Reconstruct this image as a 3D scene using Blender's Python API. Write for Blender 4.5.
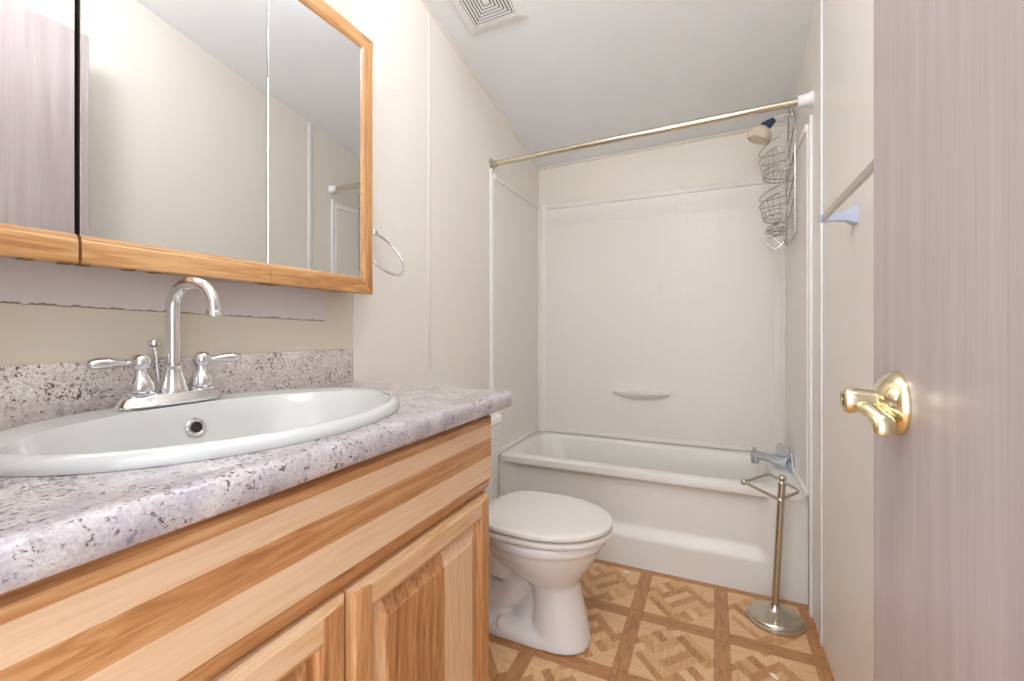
import bpy, bmesh, math, random
from mathutils import Vector, Matrix
PI = math.pi
random.seed(7)
scene = bpy.context.scene
for o in list(bpy.data.objects):
    bpy.data.objects.remove(o)

# ------------------------------------------------------------------ camera
FPX = 442.0                                  # focal length in pixels of the 1024 px frame
YAW = math.atan(203 / 442)
cam_data = bpy.data.cameras.new('camera')
cam = bpy.data.objects.new('camera', cam_data)
scene.collection.objects.link(cam)
scene.camera = cam
cam_data.sensor_width = 36.0
cam_data.lens = FPX / 1024 * 36.0
cam_data.shift_y = -9.5 / 1024
cam_data.clip_start = 0.02
cam.location = (1.035, 0.0, 1.085)
cam.rotation_euler = (PI / 2, 0, YAW)

# ------------------------------------------------------------------ world, exposure
world = bpy.data.worlds.new('world')
scene.world = world
world.use_nodes = True
bg = world.node_tree.nodes['Background']
bg.inputs[0].default_value = (0.86, 0.92, 1.0, 1)
bg.inputs[1].default_value = 3.6
scene.view_settings.view_transform = 'Standard'
scene.view_settings.look = 'None'
scene.view_settings.gamma = 1.0
scene.view_settings.use_curve_mapping = False
scene.view_settings.exposure = -0.07
CEILING_LAMP_W = 2.7        # emission strength of the ceiling globe and the added fill globe is set from this
HALL_LAMP_W = 2.5

# ------------------------------------------------------------------ room numbers
W = 1.372            # room width (x), left wall at x = 0
YB = 2.66            # back wall
def ceil_z(x, y):
    return 2.133 + 0.19 * (2.65 - y) + 0.030 * x / W

# ------------------------------------------------------------------ node helpers
def lin(c):
    def f(v):
        v /= 255.0
        return v / 12.92 if v <= 0.04045 else ((v + 0.055) / 1.055) ** 2.4
    return (f(c[0]), f(c[1]), f(c[2]), 1.0)

class NT:
    def __init__(self, name):
        self.m = bpy.data.materials.new(name)
        self.m.use_nodes = True
        self.t = self.m.node_tree
        self.b = self.t.nodes['Principled BSDF']
    def n(self, kind, **kw):
        nd = self.t.nodes.new(kind)
        for k, v in kw.items():
            setattr(nd, k, v)
        return nd
    def link(self, a, b):
        self.t.links.new(a, b)
    def put(self, sock, v):
        if hasattr(v, 'is_output') or isinstance(v, bpy.types.NodeSocket):
            self.link(v, sock)
        else:
            sock.default_value = v
    def math(self, op, a, b=0.0, c=0.0, clamp=False):
        nd = self.n('ShaderNodeMath', operation=op)
        nd.use_clamp = clamp
        self.put(nd.inputs[0], a)
        self.put(nd.inputs[1], b)
        self.put(nd.inputs[2], c)
        return nd.outputs[0]
    def mix(self, f, a, b, mode='MIX'):
        nd = self.n('ShaderNodeMix', data_type='RGBA', blend_type=mode)
        self.put(nd.inputs[0], f)
        self.put(nd.inputs[6], a)
        self.put(nd.inputs[7], b)
        return nd.outputs[2]
    def coord(self, scale=(1, 1, 1), rot=(0, 0, 0), loc=(0, 0, 0)):
        tc = self.n('ShaderNodeTexCoord')
        mp = self.n('ShaderNodeMapping')
        self.link(tc.outputs['Object'], mp.inputs[0])
        mp.inputs['Scale'].default_value = scale
        mp.inputs['Rotation'].default_value = rot
        mp.inputs['Location'].default_value = loc
        return mp.outputs[0]
    def xyz(self, v):
        s = self.n('ShaderNodeSeparateXYZ')
        self.link(v, s.inputs[0])
        return s.outputs
    def noise(self, v, scale=5, detail=4, rough=0.5, dist=0.0):
        nd = self.n('ShaderNodeTexNoise')
        self.link(v, nd.inputs['Vector'])
        nd.inputs['Scale'].default_value = scale
        nd.inputs['Detail'].default_value = detail
        nd.inputs['Roughness'].default_value = rough
        nd.inputs['Distortion'].default_value = dist
        return nd.outputs[0]
    def ramp(self, f, stops, interp='LINEAR'):
        nd = self.n('ShaderNodeValToRGB')
        cr = nd.color_ramp
        cr.interpolation = interp
        while len(cr.elements) < len(stops):
            cr.elements.new(0.5)
        for e, (p, c) in zip(cr.elements, stops):
            e.position = p
            e.color = c if len(c) == 4 else lin(c)
        self.link(f, nd.inputs[0])
        return nd.outputs[0]
    def bump(self, h, strength=0.2, dist=0.002):
        nd = self.n('ShaderNodeBump')
        nd.inputs['Strength'].default_value = strength
        nd.inputs['Distance'].default_value = dist
        self.link(h, nd.inputs['Height'])
        self.link(nd.outputs[0], self.b.inputs['Normal'])
    def base(self, c, rough=0.5, metal=0.0, spec=0.5, coat=0.0):
        self.put(self.b.inputs['Base Color'], c)
        self.put(self.b.inputs['Roughness'], rough)
        self.b.inputs['Metallic'].default_value = metal
        self.b.inputs['Specular IOR Level'].default_value = spec
        self.b.inputs['Coat Weight'].default_value = coat
        self.b.inputs['Coat Roughness'].default_value = 0.12
        return self.m

def plain(name, rgb, rough=0.5, metal=0.0, spec=0.5, coat=0.0, var=0.03, scale=12):
    """a uniform surface with faint mottling"""
    t = NT(name)
    v = t.noise(t.coord(), scale, 3)
    c = lin(rgb)
    d = tuple(max(0, x * (1 - var * 2)) for x in c[:3]) + (1,)
    e = tuple(min(1, x * (1 + var)) for x in c[:3]) + (1,)
    return t.base(t.ramp(v, [(0.3, d), (0.7, e)]), rough, metal, spec, coat)

def metal(name, rgb, rough):
    t = NT(name)
    v = t.noise(t.coord(), 30, 3)
    r = t.math('MULTIPLY_ADD', v, 0.06, rough - 0.03)
    return t.base(lin(rgb), r, 1.0)

MT = {}
MT['chrome'] = metal('chrome', (232, 232, 234), 0.08)
MT['nickel'] = metal('brushed_nickel', (196, 189, 174), 0.22)
MT['wire'] = metal('caddy_wire', (176, 176, 172), 0.25)
MT['rodmetal'] = metal('rod_metal', (216, 206, 186), 0.2)
MT['brass'] = metal('polished_brass', (234, 222, 186), 0.12)
MT['chromedark'] = metal('dark_chrome', (206, 211, 220), 0.05)  # darker, bluish chrome for contrast on the spout
MT['hinge'] = metal('hinge_brass', (150, 120, 70), 0.35)
MT['porcelain'] = plain('porcelain', (198, 198, 195), 0.12, coat=0.4, var=0.005)
MT['toilet'] = plain('toilet_china', (233, 228, 224), 0.16, coat=0.4, var=0.005)
MT['seat'] = plain('toilet_seat_plastic', (231, 224, 216), 0.28, var=0.008)
MT['tub'] = plain('tub_enamel', (235, 231, 224), 0.34, coat=0.12, var=0.01)
MT['whiteplastic'] = plain('white_plastic', (240, 240, 240), 0.35, var=0.01)
MT['bluewhite'] = plain('bluish_white_plastic', (184, 194, 214), 0.3, var=0.02)
MT['blue'] = plain('dark_blue_plastic', (40, 66, 98), 0.4)
MT['cream'] = plain('cream_plastic', (220, 204, 180), 0.3)
MT['trim'] = plain('white_trim', (240, 240, 240), 0.3, var=0.01)
MT['dark'] = plain('dark_gap', (38, 26, 20), 0.7)
MT['grilledark'] = plain('duct_dark', (66, 52, 46), 0.8)
MT['paper'] = plain('white_paper', (245, 245, 245), 0.6)

def wall_mat(name, rgb, rough=0.38):
    t = NT(name)
    v = t.noise(t.coord((1, 1, 0.35)), 4, 3)
    c = lin(rgb)
    d = tuple(x * 0.965 for x in c[:3]) + (1,)
    col = t.ramp(v, [(0.3, d), (0.75, c)])
    fine = t.noise(t.coord((140, 140, 4)), 1.0, 3)
    t.bump(fine, 0.06, 0.002)
    return t.base(col, rough, spec=0.4)
MT['wall'] = wall_mat('vinyl_wall_panel', (236, 229, 219))
MT['wallback'] = wall_mat('vinyl_wall_panel_back', (234, 227, 215))
MT['ceiling'] = wall_mat('ceiling_panel', (245, 248, 250), 0.6)

# wall behind the vanity: beige below a torn paint line, pinkish grey above it
t = NT('old_wall_paint')
co = t.coord()
x, y, z = t.xyz(co)[:3]
wob = t.noise(t.coord((1, 9, 1)), 6, 5, 0.7)
line = t.math('ADD', t.math('MULTIPLY_ADD', y, -0.026, 1.1385), t.math('MULTIPLY', t.math('SUBTRACT', wob, 0.5), 0.012))
above = t.math('GREATER_THAN', z, line)
near = t.math('LESS_THAN', y, t.math('MULTIPLY_ADD', wob, 0.08, 0.90))
pink = t.math('MULTIPLY', above, near)
tear = t.math('MULTIPLY', t.math('LESS_THAN', t.math('ABSOLUTE', t.math('SUBTRACT', z, line)), t.math('MULTIPLY_ADD', t.math('SUBTRACT', wob, 0.40, clamp=True), 0.007, 0.0006)), near)
c = t.mix(pink, lin((222, 212, 193)), lin((224, 215, 211)))
c = t.mix(tear, c, lin((146, 130, 100)))
MT['oldwall'] = t.base(c, 0.45)

# door laminate: pinkish oak
t = NT('pink_oak_laminate')
g1 = t.noise(t.coord((3, 11, 0.55)), 3.0, 4, 0.55, 0.6)
g2 = t.noise(t.coord((40, 130, 2.2)), 2.0, 3, 0.6)
wv = t.n('ShaderNodeTexWave', wave_type='BANDS', bands_direction='Y')
t.link(t.coord((1, 1, 0.10)), wv.inputs[0])
wv.inputs['Scale'].default_value = 7
wv.inputs['Distortion'].default_value = 14
wv.inputs['Detail'].default_value = 2
wv.inputs['Detail Scale'].default_value = 0.7
f = t.math('ADD', t.math('MULTIPLY', g1, 0.5), t.math('ADD', t.math('MULTIPLY', g2, 0.42), t.math('MULTIPLY', wv.outputs[1], 0.05)))
c = t.ramp(f, [(0.32, (166, 151, 149)), (0.5, (178, 164, 162)), (0.68, (188, 175, 173))])
t.bump(g2, 0.08, 0.001)
MT['doorskin'] = t.base(c, 0.33)

# laminate wood: boards across one axis, grain along another
def wood(name, grain, across, stops, density=12.0, contrast=0.5, rough=0.33, seed=0.0, fine=1.0, bendy=0.35, bands=None):
    t = NT(name)
    sc = [1.0, 1.0, 1.0]
    sc['xyz'.index(grain)] = 0.07
    co = t.coord()
    ax = t.xyz(co)['xyz'.index(across)]
    bend = t.noise(t.coord(tuple(0.9 * s for s in sc)), 3, 2)
    w = t.math('MULTIPLY_ADD', ax, density, t.math('MULTIPLY_ADD', bend, bendy, seed))
    vo = t.n('ShaderNodeTexVoronoi', voronoi_dimensions='1D')
    t.link(w, vo.inputs['W'])
    vo.inputs['Scale'].default_value = 1.0
    sep = t.n('ShaderNodeSeparateColor')
    t.link(vo.outputs['Color'], sep.inputs[0])
    tone = sep.outputs[0]
    if bands:                       # explicit tone bands, glued-up boards plus one painted shade: (upper bound along 'across', tone)
        wob_ = t.math('MULTIPLY_ADD', bend, 0.012, ax)
        tone = None
        prev = None
        for bnd, tn in bands:
            st = t.math('LESS_THAN', wob_, bnd) if prev is None else t.math('MULTIPLY', t.math('LESS_THAN', wob_, bnd), t.math('GREATER_THAN', wob_, prev))
            term = t.math('MULTIPLY', st, tn)
            tone = term if tone is None else t.math('ADD', tone, term)
            prev = bnd
    off = t.n('ShaderNodeCombineXYZ')
    t.link(sep.outputs[1], off.inputs[0]); t.link(sep.outputs[2], off.inputs[1]); t.link(sep.outputs[1], off.inputs[2])
    sh = t.n('ShaderNodeVectorMath', operation='MULTIPLY_ADD')
    t.link(off.outputs[0], sh.inputs[0]); sh.inputs[1].default_value = (7, 7, 7)
    t.link(t.coord(tuple(s * 1.0 for s in sc)), sh.inputs[2])
    g1 = t.noise(sh.outputs[0], 22, 3, 0.5, 1.2)
    g2 = t.noise(t.coord(tuple(s * 1.0 for s in sc)), 150 * fine, 3, 0.6)
    ringy = t.math('FRACT', t.math('MULTIPLY', g1, 7.0))
    ringy = t.math('SMOOTH_MIN', ringy, t.math('SUBTRACT', 1.0, ringy), 0.3)
    f = t.math('MULTIPLY', tone, contrast)
    f = t.math('ADD', f, t.math('MULTIPLY', g1, (1 - contrast) * 0.75))
    f = t.math('ADD', f, t.math('MULTIPLY', ringy, -0.30))
    f = t.math('ADD', f, t.math('MULTIPLY', g2, 0.38))
    f = t.math('ADD', f, -0.07)
    c = t.ramp(f, stops)
    t.bump(g2, 0.06, 0.001)
    return t.base(c, rough, coat=0.25)
HICK = [(0.18, (150, 96, 56)), (0.36, (190, 134, 84)), (0.52, (212, 162, 112)), (0.68, (222, 183, 144)), (0.85, (229, 195, 160))]
MT['wood_y'] = wood('hickory_wood_horizontal', 'y', 'z', HICK, 24.0, 0.66, bands=[(0.724, 0.28), (0.779, 0.88), (0.823, 0.30), (0.859, 0.92), (0.873, 0.34), (0.95, 0.12)])  # topmost dark band is shade under the counter edge, painted into the wood
MT['wood_rail'] = wood('hickory_wood_rail', 'y', 'z', HICK, 9.0, 0.5, bands=[(0.64, 0.45), (0.95, 0.80)])
MT['wood_frame'] = wood('hickory_wood_face_frame', 'y', 'z', HICK, 9.0, 0.5, bands=[(0.64, 0.3), (0.95, 0.35)])
MT['wood_z'] = wood('hickory_wood_vertical', 'z', 'y', HICK, 12.0, 0.5, bands=[(-0.30, 0.6), (-0.03, 0.30), (0.0, 0.40), (0.385, 0.34), (0.6, 0.25)])
MT['wood_panel'] = wood('hickory_wood_panel', 'z', 'y', HICK, 10.5, 0.6, bands=[(-0.30, 0.8), (-0.18, 0.45), (0.0, 0.22), (0.062, 0.70), (0.242, 0.20), (0.6, 0.82)])
OAK = [(0.2, (158, 104, 58)), (0.4, (192, 140, 88)), (0.55, (212, 164, 112)), (0.75, (226, 184, 134))]
MT['oak_y'] = wood('golden_oak_horizontal', 'y', 'z', OAK, 6, 0.12, 0.35, 0.5, fine=1.3)
MT['oak_z'] = wood('golden_oak_vertical', 'z', 'y', OAK, 6, 0.12, 0.35, 0.9, fine=1.3)

# speckled granite laminate
def granite(name, tones, dens):
    t = NT(name)
    co = t.coord()
    big = t.noise(co, 14, 4, 0.6)
    base = t.ramp(big, [(0.32, tones[0]), (0.5, tones[1]), (0.68, tones[2])])
    grain = t.noise(co, 260, 3, 0.7)
    base = t.mix(t.ramp(grain, [(0.40, (0, 0, 0)), (0.62, (255, 255, 255))]), t.mix(0.42, base, lin((142, 128, 124))), base)
    sp = t.noise(t.coord((1, 1, 1), (0.3, 0.2, 0.7)), dens, 5, 0.72)
    gate = t.noise(co, 16, 3, 0.6)
    k = t.math('MULTIPLY_ADD', gate, 0.36, sp)
    dk = t.ramp(k, [(0.735, (0, 0, 0)), (0.79, (255, 255, 255))])
    base = t.mix(dk, base, lin(tones[3]))
    lav = t.noise(t.coord((1, 1, 1), (0.5, 0.9, 0.1)), 26, 4, 0.6)
    base = t.mix(t.math('MULTIPLY', t.ramp(lav, [(0.48, (0, 0, 0)), (0.66, (255, 255, 255))]), 0.55), base, lin(tones[4]))
    sp2 = t.noise(t.coord((1.6, 1, 1), (0.9, 0.1, 0.2)), 34, 5, 0.65)
    bl = t.ramp(sp2, [(0.60, (0, 0, 0)), (0.70, (255, 255, 255))])
    base = t.mix(t.math('MULTIPLY', bl, 0.62), base, lin((120, 106, 112)))
    return t.base(base, 0.2, coat=0.35)
MT['granite'] = granite('speckled_granite_laminate', [(174, 165, 167), (197, 189, 190), (216, 209, 207), (92, 76, 76), (154, 146, 158)], 150)
MT['granite_splash'] = granite('speckled_backsplash_laminate', [(212, 200, 194), (232, 221, 214), (242, 234, 228), (96, 72, 62), (196, 184, 180)], 170)

# parquet-pattern vinyl floor
t = NT('parquet_pattern_vinyl')
co = t.coord()
X, Y, _ = t.xyz(co)[:3]
u = t.math('DIVIDE', t.math('SUBTRACT', X, 0.758 - 0.299 * 20), 0.299)
v = t.math('DIVIDE', t.math('SUBTRACT', Y, 1.738 - 0.338 * 20), 0.338)
fu = t.math('FRACT', u); fv = t.math('FRACT', v)
BW = 0.084
def edge(f):
    return t.math('MINIMUM', f, t.math('SUBTRACT', 1.0, f))
bandu = t.math('LESS_THAN', edge(fu), BW)
bandv = t.math('LESS_THAN', edge(fv), BW)
a = t.math('DIVIDE', t.math('SUBTRACT', fu, BW), 1 - 2 * BW)
b = t.math('DIVIDE', t.math('SUBTRACT', fv, BW), 1 - 2 * BW)
S2 = 1.5
p = t.math('MULTIPLY', t.math('ADD', a, b), S2 / 1.0)
q = t.math('MULTIPLY', t.math('ADD', t.math('SUBTRACT', a, b), 1.0), S2 / 1.0)
ip = t.math('FLOOR', p); iq = t.math('FLOOR', q)
par = t.math('FLOORED_MODULO', t.math('ADD', ip, iq), 2.0)
fp = t.math('FRACT', p); fq = t.math('FRACT', q)
sl = t.math('ADD', t.math('MULTIPLY', par, fp), t.math('MULTIPLY', t.math('SUBTRACT', 1.0, par), fq))
si = t.math('FLOOR', t.math('MULTIPLY', sl, 4.0))
cv = t.n('ShaderNodeCombineXYZ')
t.link(t.math('MULTIPLY_ADD', ip, 7.3, t.math('FLOOR', u)), cv.inputs[0])
t.link(t.math('MULTIPLY_ADD', iq, 3.1, t.math('FLOOR', v)), cv.inputs[1])
t.link(si, cv.inputs[2])
wn = t.n('ShaderNodeTexWhiteNoise', noise_dimensions='3D')
t.link(cv.outputs[0], wn.inputs[0])
isodd = t.math('FLOORED_MODULO', t.math('ADD', si, 1.0), 2.0)      # outer slats darker
slat_t = t.math('MULTIPLY_ADD', isodd, -0.34, t.math('MULTIPLY_ADD', wn.outputs[0], 0.32, 0.56))
# the four corner triangles of a block stay plain and pale
corner = t.math('MINIMUM', t.math('MINIMUM', t.math('ADD', a, b), t.math('SUBTRACT', 2.0, t.math('ADD', a, b))),
                t.math('MINIMUM', t.math('ADD', t.math('SUBTRACT', a, b), 1.0), t.math('SUBTRACT', 1.0, t.math('SUBTRACT', a, b))))
iscorner = t.math('LESS_THAN', corner, 0.37)
# grain directions
gd1 = t.noise(t.coord((1, 0.16, 1), (0, 0, PI / 4)), 95, 3, 0.6, 0.8)
gd2 = t.noise(t.coord((1, 0.16, 1), (0, 0, -PI / 4)), 95, 3, 0.6, 0.8)
gx = t.noise(t.coord((0.16, 1, 1)), 95, 3, 0.6, 0.8)
gy = t.noise(t.coord((1, 0.16, 1)), 95, 3, 0.6, 0.8)
gs = t.math('ADD', t.math('MULTIPLY', par, gd1), t.math('MULTIPLY', t.math('SUBTRACT', 1.0, par), gd2))
tone = t.math('ADD', t.math('MULTIPLY', slat_t, t.math('SUBTRACT', 1.0, iscorner)), t.math('MULTIPLY', iscorner, 0.78))
gr = t.math('ADD', t.math('MULTIPLY', gs, t.math('SUBTRACT', 1.0, iscorner)), t.math('MULTIPLY', iscorner, gx))
isband = t.math('MAXIMUM', bandu, bandv)
gb = t.math('ADD', t.math('MULTIPLY', bandu, gy), t.math('MULTIPLY', t.math('SUBTRACT', 1.0, bandu), gx))
tone = t.math('ADD', t.math('MULTIPLY', tone, t.math('SUBTRACT', 1.0, isband)), t.math('MULTIPLY', isband, 0.22))
gr = t.math('ADD', t.math('MULTIPLY', gr, t.math('SUBTRACT', 1.0, isband)), t.math('MULTIPLY', isband, gb))
tot = t.math('ADD', tone, t.math('MULTIPLY', t.math('SUBTRACT', gr, 0.5), 0.75))
# thin dark joints between bands and blocks
ju = t.math('LESS_THAN', t.math('ABSOLUTE', t.math('SUBTRACT', edge(fu), BW)), 0.006)
jv = t.math('LESS_THAN', t.math('ABSOLUTE', t.math('SUBTRACT', edge(fv), BW)), 0.006)
tot = t.math('SUBTRACT', tot, t.math('MULTIPLY', t.math('MAXIMUM', ju, jv), 0.12))
c = t.ramp(tot, [(0.02, (150, 98, 58)), (0.25, (186, 132, 82)), (0.5, (206, 156, 104)), (0.78, (222, 180, 132)), (1.0, (232, 197, 152))])
t.bump(gr, 0.05, 0.001)
MT['floor'] = t.base(c, 0.32)

# surround: cream plastic with faint embossed tile grid
def surround_mat(name, rot):
    t = NT(name)
    br = t.n('ShaderNodeTexBrick')
    br.offset = 0.0
    t.link(t.coord((1, 1, 1), rot), br.inputs[0])
    br.inputs['Color1'].default_value = (1, 1, 1, 1)
    br.inputs['Color2'].default_value = (0.9, 0.9, 0.9, 1)
    br.inputs['Mortar'].default_value = (0, 0, 0, 1)
    br.inputs['Scale'].default_value = 1.0
    br.inputs['Brick Width'].default_value = 0.052
    br.inputs['Row Height'].default_value = 0.052
    br.inputs['Mortar Size'].default_value = 0.0022
    br.inputs['Mortar Smooth'].default_value = 1.0
    bw = t.n('ShaderNodeRGBToBW')
    t.link(br.outputs[0], bw.inputs[0])
    t.bump(bw.outputs[0], 0.35, 0.0015)
    return t.base(lin((233, 227, 219)), 0.3, spec=0.45)
MT['surround_xz'] = surround_mat('tile_embossed_plastic_back', (PI / 2, 0, 0))
MT['surround_yz'] = surround_mat('tile_embossed_plastic_side', (PI / 2, 0, PI / 2))
MT['surround'] = plain('surround_plastic', (235, 229, 221), 0.3, var=0.01)

t = NT('mirror_glass')
sm = t.noise(t.coord(), 9, 4)
MT['mirror'] = t.base(lin((232, 234, 234)), t.math('MULTIPLY_ADD', sm, 0.02, 0.0), 1.0)

def glow(name, rgb, s):
    t = NT(name)
    t.base(lin((250, 248, 240)), 0.4)
    v = t.noise(t.coord(), 3, 1)
    t.put(t.b.inputs['Emission Color'], t.ramp(v, [(0.2, lin(rgb)), (0.8, lin(rgb))]))
    t.b.inputs['Emission Strength'].default_value = s
    return t.m
MT['lampglass'] = glow('lit_lamp_glass', (246, 249, 255), CEILING_LAMP_W * 15.5)
MT['fillglass_door'] = glow('fill_globe_glow_by_door', (246, 249, 255), CEILING_LAMP_W * 17)  # glow of the added fill globe
MT['lampglass_cool'] = glow('lit_lamp_glass_cool', (235, 242, 255), 4.0)

# ------------------------------------------------------------------ mesh helpers
def BM():
    return bmesh.new()

def merge(bm, tmp, mat=0):
    me = bpy.data.meshes.new('tmp')
    for f in tmp.faces:
        f.material_index = mat
    tmp.to_mesh(me)
    tmp.free()
    bm.from_mesh(me)
    bpy.data.meshes.remove(me)

def box(bm, lo, hi, bev=0.0, seg=2, mat=0):
    t = BM()
    bmesh.ops.create_cube(t, size=1.0)
    for v in t.verts:
        v.co = Vector([lo[i] + (v.co[i] + 0.5) * (hi[i] - lo[i]) for i in range(3)])
    if bev > 0:
        bmesh.ops.bevel(t, geom=list(t.edges), offset=bev, segments=seg, profile=0.5, affect='EDGES')
    merge(bm, t, mat)

def loft(bm, rings, cap0=True, cap1=True, closed=False, mat=0):
    t = BM()
    vr = [[t.verts.new(p) for p in r] for r in rings]
    n = len(rings[0])
    m = len(vr)
    for i in range(m if closed else m - 1):
        A, B = vr[i], vr[(i + 1) % m]
        for j in range(n):
            t.faces.new((A[j], A[(j + 1) % n], B[(j + 1) % n], B[j]))
    if not closed:
        if cap0: t.faces.new(list(reversed(vr[0])))
        if cap1: t.faces.new(vr[-1])
    bmesh.ops.recalc_face_normals(t, faces=list(t.faces))
    merge(bm, t, mat)

def lathe(bm, prof, origin=(0, 0, 0), axis=(0, 0, 1), n=32, mat=0):
    """prof = [(radius, height)] along axis"""
    z = Vector(axis).normalized()
    x = z.orthogonal().normalized()
    y = z.cross(x)
    o = Vector(origin)
    rings = []
    for r, h in prof:
        r = max(r, 0.0002)
        rings.append([o + z * h + x * (r * math.cos(2 * PI * k / n)) + y * (r * math.sin(2 * PI * k / n)) for k in range(n)])
    loft(bm, rings, mat=mat)

def catmull(pts, per=8):
    P = [Vector(p) for p in pts]
    out = []
    for i in range(len(P) - 1):
        p0 = P[max(i - 1, 0)]; p1 = P[i]; p2 = P[i + 1]; p3 = P[min(i + 2, len(P) - 1)]
        for k in range(per):
            s = k / per
            out.append(0.5 * ((2 * p1) + (p2 - p0) * s + (2 * p0 - 5 * p1 + 4 * p2 - p3) * s * s + (3 * p1 - p0 - 3 * p2 + p3) * s ** 3))
    out.append(P[-1].copy())
    return out

def tube(bm, pts, r, n=12, closed=False, flat=1.0, up=None, mat=0):
    """r a number or one per point; flat squeezes the section along its 'b' axis"""
    P = [Vector(p) for p in pts]
    m = len(P)
    R = r if isinstance(r, (list, tuple)) else [r] * m
    if len(R) != m:
        R = [R[0] + 0 for _ in range(m)] if len(R) == 1 else [
            R[min(int(i / (m - 1) * (len(R) - 1)), len(R) - 2)] * (1 - ((i / (m - 1) * (len(R) - 1)) - min(int(i / (m - 1) * (len(R) - 1)), len(R) - 2)))
            + R[min(int(i / (m - 1) * (len(R) - 1)), len(R) - 2) + 1] * ((i / (m - 1) * (len(R) - 1)) - min(int(i / (m - 1) * (len(R) - 1)), len(R) - 2))
            for i in range(m)]
    rings = []
    prev = None
    for i in range(m):
        if closed:
            d = P[(i + 1) % m] - P[i - 1]
        else:
            d = P[min(i + 1, m - 1)] - P[max(i - 1, 0)]
        d.normalize()
        if prev is None:
            a = (Vector(up) if up else d.orthogonal())
            a = (a - d * a.dot(d)).normalized()
        else:
            a = (prev - d * prev.dot(d)).normalized()
        prev = a
        b = d.cross(a)
        rings.append([P[i] + a * (R[i] * math.cos(2 * PI * k / n)) + b * (R[i] * flat * math.sin(2 * PI * k / n)) for k in range(n)])
    loft(bm, rings, closed=closed, mat=mat)

def prism(bm, poly, axis, lo, hi, mat=0):
    """poly: 2D outline in the two other axes (in xyz order), extruded along axis"""
    def mk(p, h):
        c = list(p)
        c.insert('xyz'.index(axis), h)
        return Vector(c)
    loft(bm, [[mk(p, lo) for p in poly], [mk(p, hi) for p in poly]], mat=mat)

def world_loc(o):
    v = Vector((0, 0, 0))
    while o is not None:
        v += o.location
        o = o.parent
    return v

def obj(name, bm, mat, parent=None, loc=(0, 0, 0), smooth=True, label=None):
    """links ONE mesh object; vertices are authored in world coordinates"""
    origin = world_loc(parent) + Vector(loc)
    me = bpy.data.meshes.new(name)
    for v in bm.verts:
        v.co -= origin
    bm.to_mesh(me)
    bm.free()
    for m in (mat if isinstance(mat, (list, tuple)) else [mat]):
        me.materials.append(MT[m])
    if smooth:
        for p in me.polygons:
            p.use_smooth = True
        me.set_sharp_from_angle(angle=math.radians(38))
    o = bpy.data.objects.new(name, me)
    scene.collection.objects.link(o)
    o.location = loc
    if parent: o.parent = parent
    if label: o['label'] = label
    return o

def thing(name, label, cat, loc, group=None):
    o = bpy.data.objects.new(name, None)
    scene.collection.objects.link(o)
    o.location = loc
    o.empty_display_size = 0.05
    o['label'] = label
    o['category'] = cat
    if group: o['group'] = group
    return o

def tag(o, label, cat, group=None):
    o['label'] = label
    o['category'] = cat
    if group: o['group'] = group
    return o

def struct(name, bm, mat, **kw):
    o = obj(name, bm, mat, **kw)
    o['kind'] = 'structure'
    return o

# ================================================================== THE ROOM
YF = -0.02           # inner face of the front wall (the camera stands in its doorway)
bm = BM(); box(bm, (-0.1, -1.4, -0.06), (W + 0.1, YB + 0.1, 0.0)); struct('floor', bm, 'floor', smooth=False)

bm = BM()
rings = []
for (dz) in (0.0, 0.06):
    rings.append([Vector((x, y, ceil_z(x, y) + dz)) for x, y in ((-0.1, -0.12), (W + 0.1, -0.12), (W + 0.1, YB + 0.1), (-0.1, YB + 0.1))])
loft(bm, rings); struct('ceiling', bm, 'ceiling', smooth=False)

def wall_poly(x, y0, y1, thick, bm):
    q = [Vector((x, y0, 0)), Vector((x, y1, 0)), Vector((x, y1, ceil_z(x, y1) + 0.02)), Vector((x, y0, ceil_z(x, y0) + 0.02))]
    loft(bm, [q, [v + Vector((thick, 0, 0)) for v in q]])
bm = BM()
wall_poly(0.0, -0.12, 1.052, -0.1, bm)
for f in bm.faces: f.material_index = 1
wall_poly(0.004, 1.052, YB + 0.1, -0.104, bm)
struct('wall_left', bm, ['wall', 'oldwall'], smooth=False)
bm = BM(); wall_poly(W, -0.12, YB + 0.1, 0.1, bm); struct('wall_right', bm, 'wall', smooth=False)
bm = BM(); box(bm, (0, YB, 0), (W, YB + 0.1, 2.2)); struct('wall_back', bm, 'wallback', smooth=False)
DX0, DX1, DZ = 0.56, 1.292, 2.17
bm = BM()
box(bm, (0, YF - 0.1, 0), (DX0, YF, 2.66))
box(bm, (DX1, YF - 0.1, 0), (W, YF, 2.66))
box(bm, (DX0, YF - 0.1, DZ), (DX1, YF, 2.66))
struct('wall_front', bm, 'wall', smooth=False)

# battens, cove strip, casing
def strip(n, lo, hi, bev=0.002, mat='trim'):
    bm = BM(); box(bm, lo, hi, bev); return struct('trim_%d' % n, bm, mat)
strip(1, (W - 0.006, 1.825, 0.0), (W, 1.852, ceil_z(W, 1.85) + 0.0))          # tall batten on the right wall
strip(2, (W - 0.010, 1.995, 0.0), (W, 2.022, 1.905))                          # edge of the surround, right
strip(3, (0.004, 1.975, 0.0), (0.014, 1.990, 1.905))                          # edge of the surround, left
strip(4, (0.004, 1.448, 0.93), (0.0052, 1.470, ceil_z(0, 1.45)), 0.0004, 'wall')
strip(5, (DX0 - 0.055, YF, 0), (DX0, YF + 0.012, DZ + 0.055))
strip(6, (DX0, YF, DZ), (DX1, YF + 0.012, DZ + 0.055))
bm = BM()
q = []
for y in (1.0, YB):
    zc = ceil_z(0, y)
    q.append([Vector((0.004, y, zc)), Vector((0.014, y, zc)), Vector((0.014, y, zc - 0.004)), Vector((0.004, y, zc - 0.012))])
loft(bm, q); struct('trim_7', bm, 'wallback')
bm = BM()
q = []
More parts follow.
